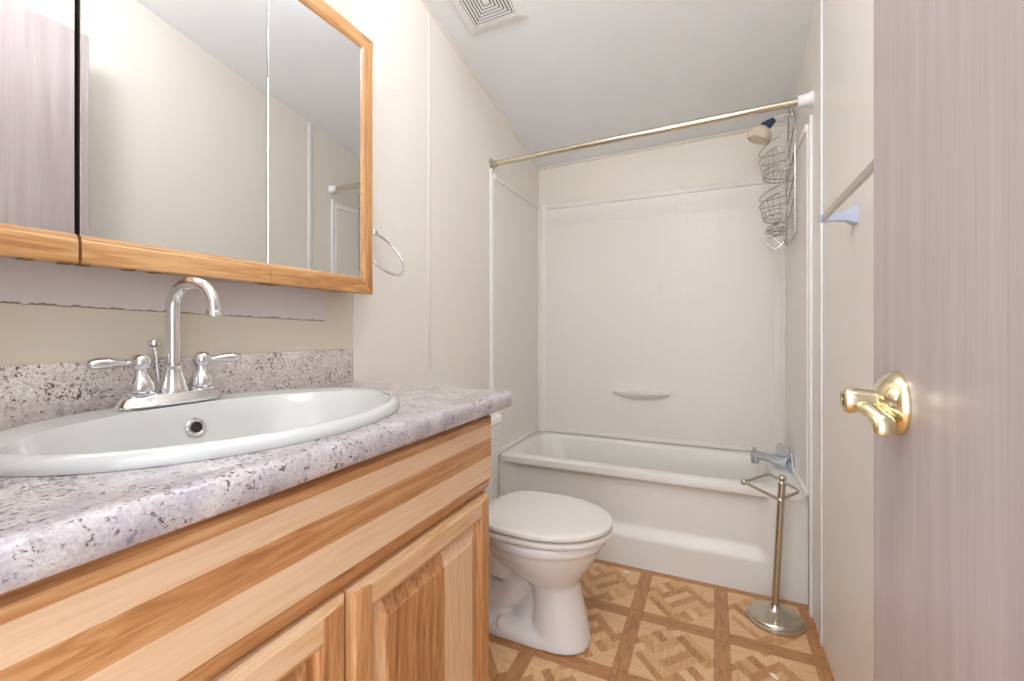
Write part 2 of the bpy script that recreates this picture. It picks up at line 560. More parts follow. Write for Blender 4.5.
for x in (0.0, W):
    zc = ceil_z(x, YB)
    q.append([Vector((x, YB, zc)), Vector((x, YB - 0.012, zc)), Vector((x, YB - 0.012, zc - 0.006)), Vector((x, YB, zc - 0.014))])
loft(bm, q); struct('trim_8', bm, 'wallback')

# ------------------------------------------------------------------ open door with brass lever
DRX, DRE = 1.25, 0.826
bm = BM(); box(bm, (DRX, 0.098, 0.012), (DRX + 0.035, DRE, 2.165), 0.0015, 1)
door = struct('door_1', bm, 'doorskin', smooth=False)
hz = 0.992; hy = 0.724
bm = BM()
lathe(bm, [(0.041, 0.0), (0.0415, 0.002), (0.041, 0.005), (0.038, 0.010), (0.032, 0.017), (0.025, 0.022), (0.018, 0.025), (0.015, 0.026)], (DRX, hy, hz), (-1, 0, 0), 40)
hd = obj('handle_rosette', bm, 'brass', door)
bm = BM()
lathe(bm, [(0.0150, 0.012), (0.0140, 0.022), (0.0150, 0.034), (0.0172, 0.046), (0.0178, 0.053), (0.0165, 0.058), (0.012, 0.060), (0.008, 0.0585), (0.0078, 0.054), (0.0, 0.054)], (DRX, hy, hz + 0.001), (-1, 0, 0), 32)
pts = catmull([(DRX - 0.046, hy + 0.002, hz - 0.005), (DRX - 0.036, hy - 0.018, hz - 0.007), (DRX - 0.029, hy - 0.034, hz - 0.014), (DRX - 0.027, hy - 0.044, hz - 0.024), (DRX - 0.030, hy - 0.046, hz - 0.034)], 6)
tube(bm, pts, [0.0125, 0.0125, 0.0125, 0.0135, 0.0125, 0.009], 16, flat=0.75, up=(1, 0, 0))
lever = obj('lever_handle', bm, 'brass', door)
bm = BM(); lathe(bm, [(0.0045, 0.052), (0.0045, 0.0595), (0.003, 0.061), (0, 0.061)], (DRX, hy, hz + 0.001), (-1, 0, 0), 16)
obj('lock_button', bm, 'brass', lever)
for zz in (0.25, 1.1, 1.95):
    bm = BM(); lathe(bm, [(0.006, 0), (0.006, 0.09)], (DRX + 0.012, 0.092, zz), (0, 0, 1), 12); obj('hinge', bm, 'hinge', door)

# ================================================================== BATHTUB + SURROUND
TZ, TY0, TY1 = 0.448, 2.078, 2.645
def rrect(x0, x1, y0, y1, r, z, n=12):
    pts = []
    for cx, cy, a0 in ((x1 - r, y1 - r, 0), (x0 + r, y1 - r, PI / 2), (x0 + r, y0 + r, PI), (x1 - r, y0 + r, 1.5 * PI)):
        for k in range(n):
            a = a0 + PI / 2 * k / (n - 1)
            pts.append(Vector((cx + r * math.cos(a), cy + r * math.sin(a), z)))
    return pts
tub = thing('bathtub', 'cream alcove bathtub with recessed apron panel along the back wall', 'bathtub', (W / 2, TY0, 0))
bm = BM()
x0, x1 = 0.006, W - 0.002
R = [rrect(x0, x1, TY0 + 0.002, TY1, 0.003, TZ - 0.042),
     rrect(x0, x1, TY0 - 0.006, TY1, 0.004, TZ - 0.040),
     rrect(x0, x1, TY0 - 0.008, TY1, 0.006, TZ - 0.028),
     rrect(x0, x1, TY0 - 0.005, TY1, 0.008, TZ - 0.010),
     rrect(x0, x1, TY0 + 0.004, TY1, 0.010, TZ - 0.002),
     rrect(x0, x1, TY0 + 0.016, TY1 - 0.004, 0.012, TZ),
     rrect(x0 + 0.055, x1 - 0.09, TY0 + 0.050, TY1 - 0.050, 0.10, TZ - 0.001),
     rrect(x0 + 0.062, x1 - 0.097, TY0 + 0.058, TY1 - 0.057, 0.11, TZ - 0.006),
     rrect(x0 + 0.070, x1 - 0.103, TY0 + 0.064, TY1 - 0.062, 0.12, TZ - 0.020),
     rrect(x0 + 0.115, x1 - 0.12, TY0 + 0.085, TY1 - 0.080, 0.13, TZ - 0.18),
     rrect(x0 + 0.19, x1 - 0.14, TY0 + 0.105, TY1 - 0.10, 0.13, TZ - 0.32),
     rrect(x0 + 0.26, x1 - 0.18, TY0 + 0.14, TY1 - 0.13, 0.11, TZ - 0.355)]
loft(bm, R, cap0=False, cap1=True)
obj('basin', bm, 'tub', tub)
# apron: a sheet with thickness whose front face is pressed in
def sstep(a, b, v):
    s = min(1, max(0, (v - a) / (b - a)))
    return s * s * (3 - 2 * s)
bm = BM()
NX, NZ = 90, 50
ax0, ax1, az1 = x0, x1, TZ - 0.041
grid = []
for i in range(NX + 1):
    X_ = ax0 + (ax1 - ax0) * i / NX
    col = []
    for j in range(NZ + 1):
        Z_ = 0.0 + az1 * j / NZ
        d = sstep(0.128, 0.188, Z_) * (1 - sstep(0.385, 0.408, Z_))
        d *= sstep(0.03, 0.09, X_) * (1 - sstep(1.195, 1.245, X_))
        col.append(bm.verts.new((X_, TY0 + 0.002 + 0.030 * d, Z_)))
    grid.append(col)
back = [[bm.verts.new((v.co.x, TY0 + 0.045, v.co.z)) for v in col] for col in grid]
for i in range(NX):
    for j in range(NZ):
        bm.faces.new((grid[i][j], grid[i + 1][j], grid[i + 1][j + 1], grid[i][j + 1]))
        bm.faces.new((back[i][j + 1], back[i + 1][j + 1], back[i + 1][j], back[i][j]))
for j in range(NZ):
    bm.faces.new((grid[0][j], grid[0][j + 1], back[0][j + 1], back[0][j]))
    bm.faces.new((grid[NX][j + 1], grid[NX][j], back[NX][j], back[NX][j + 1]))
for i in range(NX):
    bm.faces.new((grid[i][0], back[i][0], back[i + 1][0], grid[i + 1][0]))
    bm.faces.new((grid[i][NZ], grid[i + 1][NZ], back[i + 1][NZ], back[i][NZ]))
obj('apron', bm, 'tub', tub)

sur = thing('tub_surround', 'cream plastic wall surround with embossed tile pattern above the tub', 'shower surround', (W / 2, YB, TZ))
ST = 1.885
bm = BM(); box(bm, (0.02, YB - 0.016, TZ + 0.001), (W - 0.02, YB, ST - 0.03)); obj('back_panel', bm, 'surround_xz', sur, smooth=False)
bm = BM(); box(bm, (0.004, 1.992, TZ + 0.001), (0.018, YB - 0.016, ST - 0.03)); obj('side_panel', bm, 'surround_yz', sur, smooth=False)
bm = BM(); box(bm, (W - 0.016, 2.023, TZ + 0.001), (W, YB - 0.016, ST - 0.03)); obj('side_panel', bm, 'surround_yz', sur, smooth=False)
bm = BM()
box(bm, (0.02, YB - 0.022, ST - 0.032), (W - 0.02, YB, ST), 0.005)
box(bm, (0.004, 1.995, ST - 0.032), (0.024, YB - 0.02, ST), 0.005)
box(bm, (W - 0.022, 2.024, ST - 0.032), (W, YB - 0.02, ST), 0.005)
obj('top_ledge', bm, 'surround', sur)
def corner(x, sx):
    bm = BM()
    poly = [(x, YB - 0.001), (x, YB - 0.052), (x + sx * 0.020, YB - 0.052), (x + sx * 0.024, YB - 0.046), (x + sx * 0.030, YB - 0.036),
            (x + sx * 0.040, YB - 0.028), (x + sx * 0.052, YB - 0.023), (x + sx * 0.058, YB - 0.020), (x + sx * 0.058, YB - 0.001)]
    prism(bm, poly, 'z', TZ + 0.002, ST + 0.003)
    obj('corner_moulding', bm, 'surround', sur)
corner(0.004, 1); corner(W - 0.002, -1)
bm = BM()
box(bm, (0.05, YB - 0.024, TZ + 0.001), (W - 0.05, YB - 0.012, TZ + 0.026), 0.004)
box(bm, (0.010, 1.995, TZ + 0.001), (0.026, YB - 0.05, TZ + 0.026), 0.004)
box(bm, (W - 0.024, 2.024, TZ + 0.001), (W - 0.010, YB - 0.05, TZ + 0.026), 0.004)
obj('bottom_lip', bm, 'surround', sur)
# moulded soap ledge: a boat-shaped bracket
bm = BM()
sx0, sx1, sz = 0.478, 0.812, 0.735
rings = []
N = 28
for i in range(N + 1):
    s = i / N
    X_ = sx0 + (sx1 - sx0) * s
    w = math.sin(PI * s) ** 0.55
    d = 0.004 + 0.055 * w
    h = 0.008 + 0.042 * w
    yb = YB - 0.014
    rings.append([Vector((X_, yb, sz)), Vector((X_, yb - d * 0.85, sz)), Vector((X_, yb - d, sz - 0.003)), Vector((X_, yb - d, sz - 0.008)),
                  Vector((X_, yb - d * 0.8, sz - 0.008 - h * 0.3)), Vector((X_, yb - d * 0.4, sz - h * 0.8)), Vector((X_, yb, sz - h))])
loft(bm, rings)
obj('soap_ledge', bm, 'surround', sur)

# ================================================================== SHOWER ROD
rod = thing('shower_curtain_rod', 'bare metal shower curtain rod spanning the tub alcove', 'curtain rod', (0.01, 2.0, 1.93))
P0, P1 = Vector((0.004, 1.995, 1.93)), Vector((W, 2.0, 1.966))
dv = (P1 - P0)
bm = BM(); tube(bm, [P0 + dv * 0.02, P0 + dv * 0.33], 0.0125, 24); obj('inner_tube', bm, 'rodmetal', rod)
bm = BM(); tube(bm, [P0 + dv * 0.318, P0 + dv * 0.965], 0.0150, 24)
tube(bm, [P0 + dv * 0.312, P0 + dv * 0.322], 0.0162, 24); obj('outer_tube', bm, 'rodmetal', rod)
bm = BM(); lathe(bm, [(0.030, 0), (0.030, 0.004), (0.024, 0.010), (0.0165, 0.014), (0.0165, 0.030), (0.014, 0.032)], P0, dv, 28)
obj('end_flange', bm, 'nickel', rod, label='metal flange of the rod on the left wall')
bm = BM(); lathe(bm, [(0.027, 0), (0.027, 0.008), (0.0235, 0.012), (0.0235, 0.022), (0.021, 0.026), (0.0215, 0.046), (0.017, 0.050)], P1, -dv, 28)
obj('end_flange', bm, 'whiteplastic', rod, label='white plastic end cap of the rod')

# ================================================================== SHOWER HEAD
sy = 2.38
sh = thing('wall_shower', 'cream shower head with a dark blue collar on a chrome arm', 'shower head', (W - 0.016, sy, 2.07))
bm = BM()
lathe(bm, [(0.026, 0), (0.025, 0.004), (0.014, 0.009)], (W - 0.016 + 0.0, sy, 2.075), (-1, 0, 0), 24)
tube(bm, catmull([(W - 0.016, sy, 2.075), (1.33, sy, 2.082), (1.300, sy, 2.078), (1.284, sy, 2.068)]), 0.0085, 14)
obj('shower_arm', bm, 'chrome', sh)
bm = BM(); lathe(bm, [(0.010, 0.0), (0.014, 0.003), (0.016, 0.014), (0.020, 0.026), (0.0245, 0.044), (0.024, 0.050), (0.016, 0.052)], (1.286, sy, 2.070), (-0.82, 0, -0.57), 20)
obj('swivel_collar', bm, 'blue', sh, label='dark blue plastic collar')
bm = BM()
lathe(bm, [(0.013, 0.0), (0.022, 0.006), (0.036, 0.018), (0.046, 0.032), (0.051, 0.048), (0.052, 0.060), (0.049, 0.068), (0.042, 0.071), (0.038, 0.067), (0.0, 0.066)], (1.247, sy, 2.046), (-0.42, -0.05, -0.9), 36)
obj('spray_head', bm, 'cream', sh)

# ================================================================== SHOWER CADDY
cad = thing('shower_caddy', 'hanging chrome wire shower caddy with stacked baskets in the alcove', 'shower caddy', (1.34, 2.40, 2.07))
WR = 0.0024
CX = 1.343
cy0, cy1 = 2.20, 2.44
def wires(name, paths, r=WR, per=6, mat='wire', parent=cad, smoothp=True):
    bm = BM()
    for p in paths:
        closed = (p[0] == p[-1])
        pts = catmull(p, per) if smoothp else [Vector(q) for q in p]
        if closed: pts = pts[:-1]
        tube(bm, pts, r, 6, closed=closed)
    return obj(name, bm, mat, parent)
ym = 0.5 * (cy0 + cy1)
wires('hanging_frame', [
    [(CX, cy0, 1.50), (CX, cy0, 1.75), (CX, cy0, 1.93), (CX, cy0 + 0.012, 2.00), (CX - 0.002, ym - 0.04, 2.070), (CX - 0.004, ym - 0.005, 2.094), (CX - 0.002, ym + 0.03, 2.070), (CX, cy1 - 0.03, 1.95), (CX, cy1 - 0.006, 1.86), (CX, cy1, 1.78), (CX, cy1, 1.50)],
    [(CX, cy0, 1.50), (CX - 0.006, cy0 + 0.03, 1.483), (CX - 0.006, cy1 - 0.03, 1.483), (CX, cy1, 1.50)],
], 0.0031)
def basket(z, h, depth, ya, yb, nv=13, nf=5):
    paths = []
    def hoop(zz, k, tilt=0.0):
        d = depth * k
        pts = []
        for i in range(13):
            a = PI * i / 12
            pts.append((CX - 0.004 - d * math.sin(a) ** 0.75, ym - (yb - ya) / 2 * k * math.cos(a), zz - tilt * math.sin(a)))
        return pts
    paths.append(hoop(z + h, 1.0, 0.035)); paths.append(hoop(z + h * 0.74, 1.0, 0.035)); paths.append(hoop(z + 0.020, 0.93)); paths.append(hoop(z, 0.88))
    o = wires('basket', paths, WR, 3)
    bars = []
    for i in range(nv):
        a = PI * (i + 0.5) / nv
        t0 = (CX - 0.004 - depth * math.sin(a) ** 0.75, ym - (yb - ya) / 2 * math.cos(a), z + h * 0.74 - 0.035 * math.sin(a))
        t1 = (CX - 0.004 - depth * 0.88 * math.sin(a) ** 0.75, ym - (yb - ya) / 2 * 0.88 * math.cos(a), z)
        bars.append([t0, t1])
    for i in range(nf):
        xx = CX - 0.012 - depth * 0.80 * (i + 0.3) / nf
        w = (yb - ya) / 2 * 0.84 * math.sqrt(max(0.05, 1 - ((CX - xx) / (depth * 0.9)) ** 2))
        bars.append([(xx, ym - w, z), (xx, ym + w, z)])
    wires('basket_wires', bars, 0.0015, 1, parent=o, smoothp=False)
    if h > 0.08:
        wires('brace', [[(CX - 0.003, cy0 + 0.01, z + h * 1.12), (CX - 0.003, cy1 - 0.004, z + h * 0.42)],
                        [(CX - 0.003, cy0 + 0.01, z + h * 0.40), (CX - 0.003, cy1 - 0.004, z - h * 0.22)]], 0.0024, 1, parent=o, smoothp=False)
basket(1.784, 0.150, 0.118, cy0, cy1)
basket(1.595, 0.130, 0.118, cy0, cy1)
basket(1.535, 0.045, 0.092, cy0 + 0.015, cy1 - 0.015, 8, 4)
for k, xx in enumerate((0.055, 0.085)):
    wires('razor_hook', [[(CX - 0.02, ym - 0.04, 1.530), (CX - xx, ym - 0.035, 1.512 - 0.012 * k), (CX - xx - 0.010, ym - 0.03, 1.496 - 0.016 * k), (CX - xx + 0.022, ym - 0.04, 1.468 - 0.016 * k), (CX - 0.03, ym - 0.045, 1.490 - 0.012 * k)]], 0.0028)

# ================================================================== TUB SPOUT
sp = thing('tub_spout', 'chrome tub spout on its escutcheon low on the right wall', 'faucet', (W - 0.016, 2.36, 0.52))
bm = BM()
poly = [(-0.052, -0.030), (-0.040, -0.048), (0.040, -0.048), (0.052, -0.030), (0.046, 0.030), (0.026, 0.046), (-0.026, 0.046), (-0.046, 0.030)]
ang = math.radians(30)
def plate_pt(a, b, d):
    return Vector((W - 0.018 - d * math.cos(ang) - (a + 0.052) * math.sin(ang), 2.38 + a * 1.35, 0.500 + b * 1.3))
loft(bm, [[plate_pt(a, b, 0) for a, b in poly], [plate_pt(a, b, 0.008) for a, b in poly], [plate_pt(a * 0.82, b * 0.82, 0.014) for a, b in poly]])
obj('escutcheon', bm, 'chromedark', sp)
bm = BM()
path = catmull([(1.345, 2.375, 0.468), (1.315, 2.37, 0.482), (1.265, 2.362, 0.496), (1.220, 2.355, 0.504), (1.192, 2.350, 0.506)], 5)
tube(bm, path, [0.030, 0.028, 0.022, 0.0195, 0.020, 0.020], 22, flat=0.9, up=(0, 0, 1))
lathe(bm, [(0.018, 0), (0.018, 0.036), (0.014, 0.038), (0.012, 0.030)], (1.204, 2.352, 0.506), (0, 0, -1), 20)
lathe(bm, [(0.006, 0), (0.006, 0.012), (0.009, 0.014), (0.009, 0.020), (0.004, 0.022)], (1.202, 2.352, 0.520), (0, 0, 1), 14)
obj('spout_body', bm, 'chromedark', sp)

# ================================================================== TOILET-PAPER STAND
ts = thing('toilet_paper_stand', 'brushed nickel toilet paper stand with round base on the floor', 'toilet paper stand', (1.24, 1.92, 0))
bx, by = 1.24, 1.92
bm = BM()
lathe(bm, [(0.096, 0.0), (0.098, 0.004), (0.097, 0.010), (0.090, 0.014), (0.089, 0.018), (0.083, 0.022), (0.081, 0.026), (0.060, 0.031), (0.036, 0.038), (0.022, 0.048), (0.016, 0.058), (0.015, 0.062)], (bx, by, 0), (0, 0, 1), 56)
obj('base', bm, 'nickel', ts)
tp = Vector((1.262, 1.925, 0.505))
bm = BM(); tube(bm, [(bx, by, 0.055), tp], 0.0125, 22)
lathe(bm, [(0.0125, 0), (0.0145, 0.003), (0.0145, 0.008), (0.010, 0.011), (0.007, 0.018), (0.012, 0.024), (0.0145, 0.031), (0.012, 0.038), (0.005, 0.042)], tp, (0.05, 0, 1), 22)
obj('pole', bm, 'nickel', ts)
L = [Vector((1.137, 1.93, 0.500)), Vector((1.238, 2.088, 0.500)), Vector((1.318, 1.905, 0.500)), Vector((1.240, 1.775, 0.500))]
def roundloop(P, r, closed=True, per=5):
    out = []
    n = len(P)
    for i in range(n):
        a, b, c = P[i - 1], P[i], P[(i + 1) % n]
        if not closed and i in (0, n - 1):
            out.append(b); continue
        d0 = (a - b).normalized() * r; d1 = (c - b).normalized() * r
        for k in range(per + 1):
            s = k / per
            out.append((b + d0) * (1 - s) ** 2 + b * 2 * s * (1 - s) + (b + d1) * s * s)
    return out
bm = BM(); tube(bm, roundloop([L[0], L[1], L[2], L[3] + Vector((0.004, 0.01, 0))], 0.03, False), 0.0052, 14)
obj('roll_arm', bm, 'nickel', ts)
bm = BM(); tube(bm, [L[0], L[3]], 0.0062, 14)
lathe(bm, [(0.003, -0.012), (0.0095, -0.007), (0.012, 0.0), (0.0095, 0.007), (0.003, 0.012)], L[0], (L[3] - L[0]), 18)
lathe(bm, [(0.003, -0.010), (0.008, -0.006), (0.010, 0.0), (0.008, 0.006), (0.003, 0.010)], L[3], (L[3] - L[0]), 18)
obj('roll_bar', bm, 'nickel', ts)

# ================================================================== TOWEL BAR (right wall)
tb = thing('towel_bar', 'metal towel bar on bluish white brackets on the right wall', 'towel bar', (W, 1.45, 1.395))
TBX, TBZ = 1.300, 1.388
def tb_bracket(y0):
    bm = BM()
    rings = []
    for s, hy_, hz_ in ((0.0, 0.022, 0.025), (0.06, 0.020, 0.023), (0.26, 0.010, 0.013), (0.6, 0.008, 0.009), (1.0, 0.009, 0.010)):
        xx = W - s * (W - TBX + 0.008)
        zz = TBZ + 0.002 * (1 - s)
        rings.append([Vector((xx, y0 + hy_ * a, zz + hz_ * b)) for a, b in ((-1, -1), (1, -1), (1, 1), (-1, 1))])
    loft(bm, rings)
    obj('bracket', bm, 'bluewhite', tb, smooth=False)
tb_bracket(1.435); tb_bracket(0.86)
bm = BM(); box(bm, (TBX - 0.0045, 0.862, TBZ - 0.009), (TBX + 0.004, 1.426, TBZ + 0.009), 0.001, 1); obj('bar', bm, 'nickel', tb)

# ================================================================== TOWEL RING (left wall)
tr = thing('towel_ring', 'chrome towel ring hanging on the left wall past the mirror', 'towel ring', (0.004, 1.115, 1.40))
bm = BM(); lathe(bm, [(0.022, 0), (0.022, 0.004), (0.014, 0.009), (0.008, 0.013), (0.007, 0.024), (0.010, 0.030), (0.011, 0.036), (0.006, 0.042)], (0.004, 1.108, 1.402), (1, 0, 0), 24); obj('mount', bm, 'chrome', tr)
bm = BM()
rr, ph = 0.082, math.radians(32)
pts = []
for k in range(48):
    a = 2 * PI * k / 48
    w = rr - rr * math.cos(a)
    pts.append(Vector((0.034 + w * math.sin(ph), 1.108 + rr * math.sin(a), 1.400 - w * math.cos(ph))))
tube(bm, pts, 0.0046, 12, closed=True); obj('ring', bm, 'chrome', tr)

# ================================================================== MEDICINE CABINET
mc = thing('mirror_cabinet', 'oak framed mirrored medicine cabinet above the sink', 'medicine cabinet', (0.0, 0.53, 1.2))
MX, MZ0, MZ1 = 0.100, 1.194, 1.949
seams = [0.028, 0.356, 0.690, 1.025]
bm = BM(); box(bm, (0.001, 0.032, MZ0 + 0.008), (MX - 0.020, 1.020, MZ1 - 0.006), 0.001, 1); obj('cabinet_body', bm, 'oak_y', mc, smooth=False)
FW = 0.047
for i in range(3):
    ya, yb = seams[i] + (0.0022 if i == 1 else 0.0005), seams[i + 1] - (0.0022 if i == 0 else 0.0005)
    md = bpy.data.objects.new('mirror_door', None); scene.collection.objects.link(md); md.parent = mc
    md.location = (0, 0, 0)
    gy0 = ya + (FW - 0.006 if i == 0 else 0.0); gy1 = yb - (FW - 0.006 if i == 2 else 0.0)
    # glass with a thin bright edge
    bm = BM(); box(bm, (MX - 0.006, gy0 + 0.0008, MZ0 + FW - 0.006), (MX, gy1 - 0.0008, MZ1 - FW + 0.006), 0.0012, 1)
    if i == 2:                                   # this door hangs very slightly out of true
        for v in bm.verts: v.co.x += 0.014 * (v.co.y - gy0) - 0.0015
    obj('mirror_glass', bm, 'mirror', md, smooth=False)
    bm = BM(); box(bm, (MX - 0.020, ya, MZ0 + 0.004), (MX - 0.0062, yb, MZ1 - 0.004)); obj('door_back', bm, 'dark', md, smooth=False)
    for nm, (a, b, zz0, zz1), m in [('bottom_rail', (ya, yb, MZ0, MZ0 + FW), 'oak_y'), ('top_rail', (ya, yb, MZ1 - FW, MZ1), 'oak_y')]:
        bm = BM()
        up = nm == 'bottom_rail'
        xs = [(MX - 0.018, 0.0), (MX + 0.006, 0.0), (MX + 0.0075, 0.0015), (MX + 0.008, 0.003), (MX + 0.008, FW - 0.012), (MX + 0.006, FW - 0.009), (MX + 0.006, FW - 0.006), (MX + 0.001, FW), (MX - 0.018, FW)]
        poly = [(p, (MZ0 + q_) if up else (MZ1 - q_)) for p, q_ in xs]
        prism(bm, poly, 'y', a, b)
        obj(nm, bm, m, md, smooth=False)
    if i in (0, 2):
        bm = BM()
        y_out, sgn = (ya, 1) if i == 0 else (yb, -1)
        prof = [(MX - 0.018, 0.0), (MX + 0.006, 0.0), (MX + 0.0075, 0.0015), (MX + 0.008, 0.003), (MX + 0.008, FW - 0.012), (MX + 0.006, FW - 0.009), (MX + 0.006, FW - 0.006), (MX + 0.001, FW), (MX - 0.018, FW)]
        def ring(zf):
            return [Vector((p + 0.0002, y_out + sgn * q_, zf(q_))) for p, q_ in prof]
        loft(bm, [ring(lambda q_: MZ0 + q_), ring(lambda q_: MZ1 - q_)])
        obj('stile', bm, 'oak_z', md, smooth=False)
for yy in (0.345, 0.367, 0.69, 0.71, 0.30, 0.43, 0.47):
    bm = BM(); box(bm, (MX - 0.022, yy - 0.008, MZ0 - 0.002), (MX - 0.006, yy + 0.008, MZ0 + 0.002), 0.0008, 1); obj('hinge', bm, 'hinge', mc)

# ================================================================== VANITY CABINET
VX, VY0, VY1 = 0.500, 0.10, 0.995
vc = thing('vanity_cabinet', 'hickory vanity cabinet under the speckled countertop', 'cabinet', (0.25, 0.55, 0))
bm = BM()
box(bm, (0.002, VY0, 0.0), (VX - 0.02, VY0 + 0.016, 0.885))
box(bm, (0.002, VY1 - 0.016, 0.0), (VX - 0.02, VY1, 0.885))
box(bm, (0.002, VY0, 0.09), (VX - 0.02, VY1, 0.106))
box(bm, (VX - 0.075, VY0, 0.0), (VX - 0.06, VY1, 0.09))
obj('cabinet_box', bm, 'wood_z', vc, smooth=False)
bm = BM()
box(bm, (VX - 0.02, VY0, 0.09), (VX, VY0 + 0.04, 0.885)); box(bm, (VX - 0.02, VY1 - 0.04, 0.09), (VX, VY1, 0.885))
box(bm, (VX - 0.0201, VY0 + 0.04, 0.09), (VX - 0.0001, VY1 - 0.04, 0.125)); box(bm, (VX - 0.0201, VY0 + 0.04, 0.66), (VX - 0.0001, VY1 - 0.04, 0.72)); box(bm, (VX - 0.0201, VY0 + 0.04, 0.84), (VX - 0.0001, VY1 - 0.04, 0.885))
obj('face_frame', bm, 'wood_frame', vc, smooth=False)
# long false drawer front with stepped lower edge
bm = BM()
fx = VX + 0.0005
zt, zb = 0.876, 0.686
poly = [(fx, zt), (fx + 0.012, zt), (fx + 0.018, zt - 0.006), (fx + 0.020, zt - 0.010), (fx + 0.020, zb + 0.030), (fx + 0.015, zb + 0.026), (fx + 0.015, zb + 0.022), (fx + 0.012, zb + 0.008), (fx + 0.006, zb), (fx, zb)]
prism(bm, poly, 'y', VY0 + 0.004, VY1 - 0.001)
obj('drawer_front', bm, 'wood_y', vc, smooth=False)
def cab_door(y0, y1, z0, z1):
    dr = bpy.data.objects.new('door', None); scene.collection.objects.link(dr); dr.parent = vc
    ox = VX + 0.0005
    T = 0.020; SW = 0.057
    # frame piece profile: (offset from outer edge, x)
    prof = [(0.0, 0.0), (0.0, 0.009), (0.003, 0.014), (0.008, 0.0165), (0.011, T), (SW - 0.010, T), (SW - 0.004, T - 0.004), (SW, T - 0.009), (SW, 0.0)]
    def pc(name, m, f0, f1, mk):
        bm = BM()
        loft(bm, [[mk(q_, xx, f0(q_)) for q_, xx in prof], [mk(q_, xx, f1(q_)) for q_, xx in prof]])
        obj(name, bm, m, dr, smooth=False)
    # stiles run full height outside, rails butt between (mitred only at the lip)
    lip = 0.011
    m_ = lambda base, s: (lambda q_: base + s * (min(q_, lip)))
    pc('stile', 'wood_z', m_(z0, 1), m_(z1, -1), lambda q_, xx, f: Vector((ox + xx, y0 + q_, f)))
    pc('stile', 'wood_z', m_(z0, 1), m_(z1, -1), lambda q_, xx, f: Vector((ox + xx, y1 - q_, f)))
    r0 = lambda q_: y0 + (q_ if q_ < lip else SW - 0.004); r1 = lambda q_: y1 - (q_ if q_ < lip else SW - 0.004)
    def rail(zf):
        pc('rail', 'wood_rail', lambda q_: y0 + (q_ if q_ < lip else (SW - 0.004)), lambda q_: y1 - (q_ if q_ < lip else (SW - 0.004)), lambda q_, xx, f: Vector((ox + xx, f, zf(q_))))
    rail(lambda q_: z1 - q_); rail(lambda q_: z0 + q_)
    # raised panel
    bm = BM()
    a, b, c_, d = y0 + SW - 0.003, y1 - SW + 0.003, z0 + SW - 0.003, z1 - SW + 0.003
    def rr_(i, xx):
        return [Vector((ox + xx, a + i, c_ + i)), Vector((ox + xx, b - i, c_ + i)), Vector((ox + xx, b - i, d - i)), Vector((ox + xx, a + i, d - i))]
    loft(bm, [rr_(0, 0.002), rr_(0, 0.005), rr_(0.006, 0.0055), rr_(0.034, 0.0155), rr_(0.036, 0.0175), rr_(0.038, 0.0175)])
    obj('raised_panel', bm, 'wood_panel', dr, smooth=False)
    return dr
cab_door(VY0 + 0.002, 0.5155, 0.105, 0.6785)
cab_door(0.5205, 0.992, 0.105, 0.6785)

# ================================================================== COUNTERTOP
CZ0, CZ1 = 0.889, 0.929
SCX, SCY, SA, SB = 0.275, 0.505, 0.243, 0.316
ct = thing('countertop', 'grey speckled granite-look countertop on the vanity', 'countertop', (0.28, 0.55, 0.889))
bm = BM()
tx0, tx1, ty0, ty1 = 0.001, 0.530, VY0 - 0.02, 1.032
angs = [2 * PI * k / 72 for k in range(72)] + [math.atan2(yy - SCY, xx - SCX) % (2 * PI) for xx in (tx0, tx1) for yy in (ty0, ty1)]
angs = sorted(set(round(a, 6) for a in angs))
def hit(a):
    c, s = math.cos(a), math.sin(a)
    k = 1e9
    if c > 1e-9: k = min(k, (tx1 - SCX) / c)
    if c < -1e-9: k = min(k, (tx0 - SCX) / c)
    if s > 1e-9: k = min(k, (ty1 - SCY) / s)
    if s < -1e-9: k = min(k, (ty0 - SCY) / s)
    return (SCX + k * c, SCY + k * s)
HA, HB = SA - 0.016, SB - 0.016
def hole(a):
    c, s = math.cos(a), math.sin(a)
    k = 1 / math.sqrt((c / HA) ** 2 + (s / HB) ** 2)
    return (SCX + k * c, SCY + k * s)
loft(bm, [[Vector((*hole(a), CZ0)) for a in angs], [Vector((*hole(a), CZ1)) for a in angs], [Vector((*hit(a), CZ1)) for a in angs], [Vector((*hit(a), CZ0)) for a in angs]], closed=True)
nose = [(tx1 - 0.001, CZ0), (0.553, CZ0), (0.558, CZ0 + 0.003), (0.561, CZ0 + 0.010), (0.561, CZ1 - 0.014), (0.558, CZ1 - 0.006), (0.552, CZ1 - 0.0015), (0.544, CZ1), (tx1 - 0.001, CZ1)]
prism(bm, nose, 'y', ty0, ty1)
obj('worktop', bm, 'granite', ct)
bm = BM(); box(bm, (0.001, ty0, CZ1 - 0.0005), (0.021, 1.030, 1.030), 0.002, 2); obj('backsplash', bm, 'granite_splash', ct)

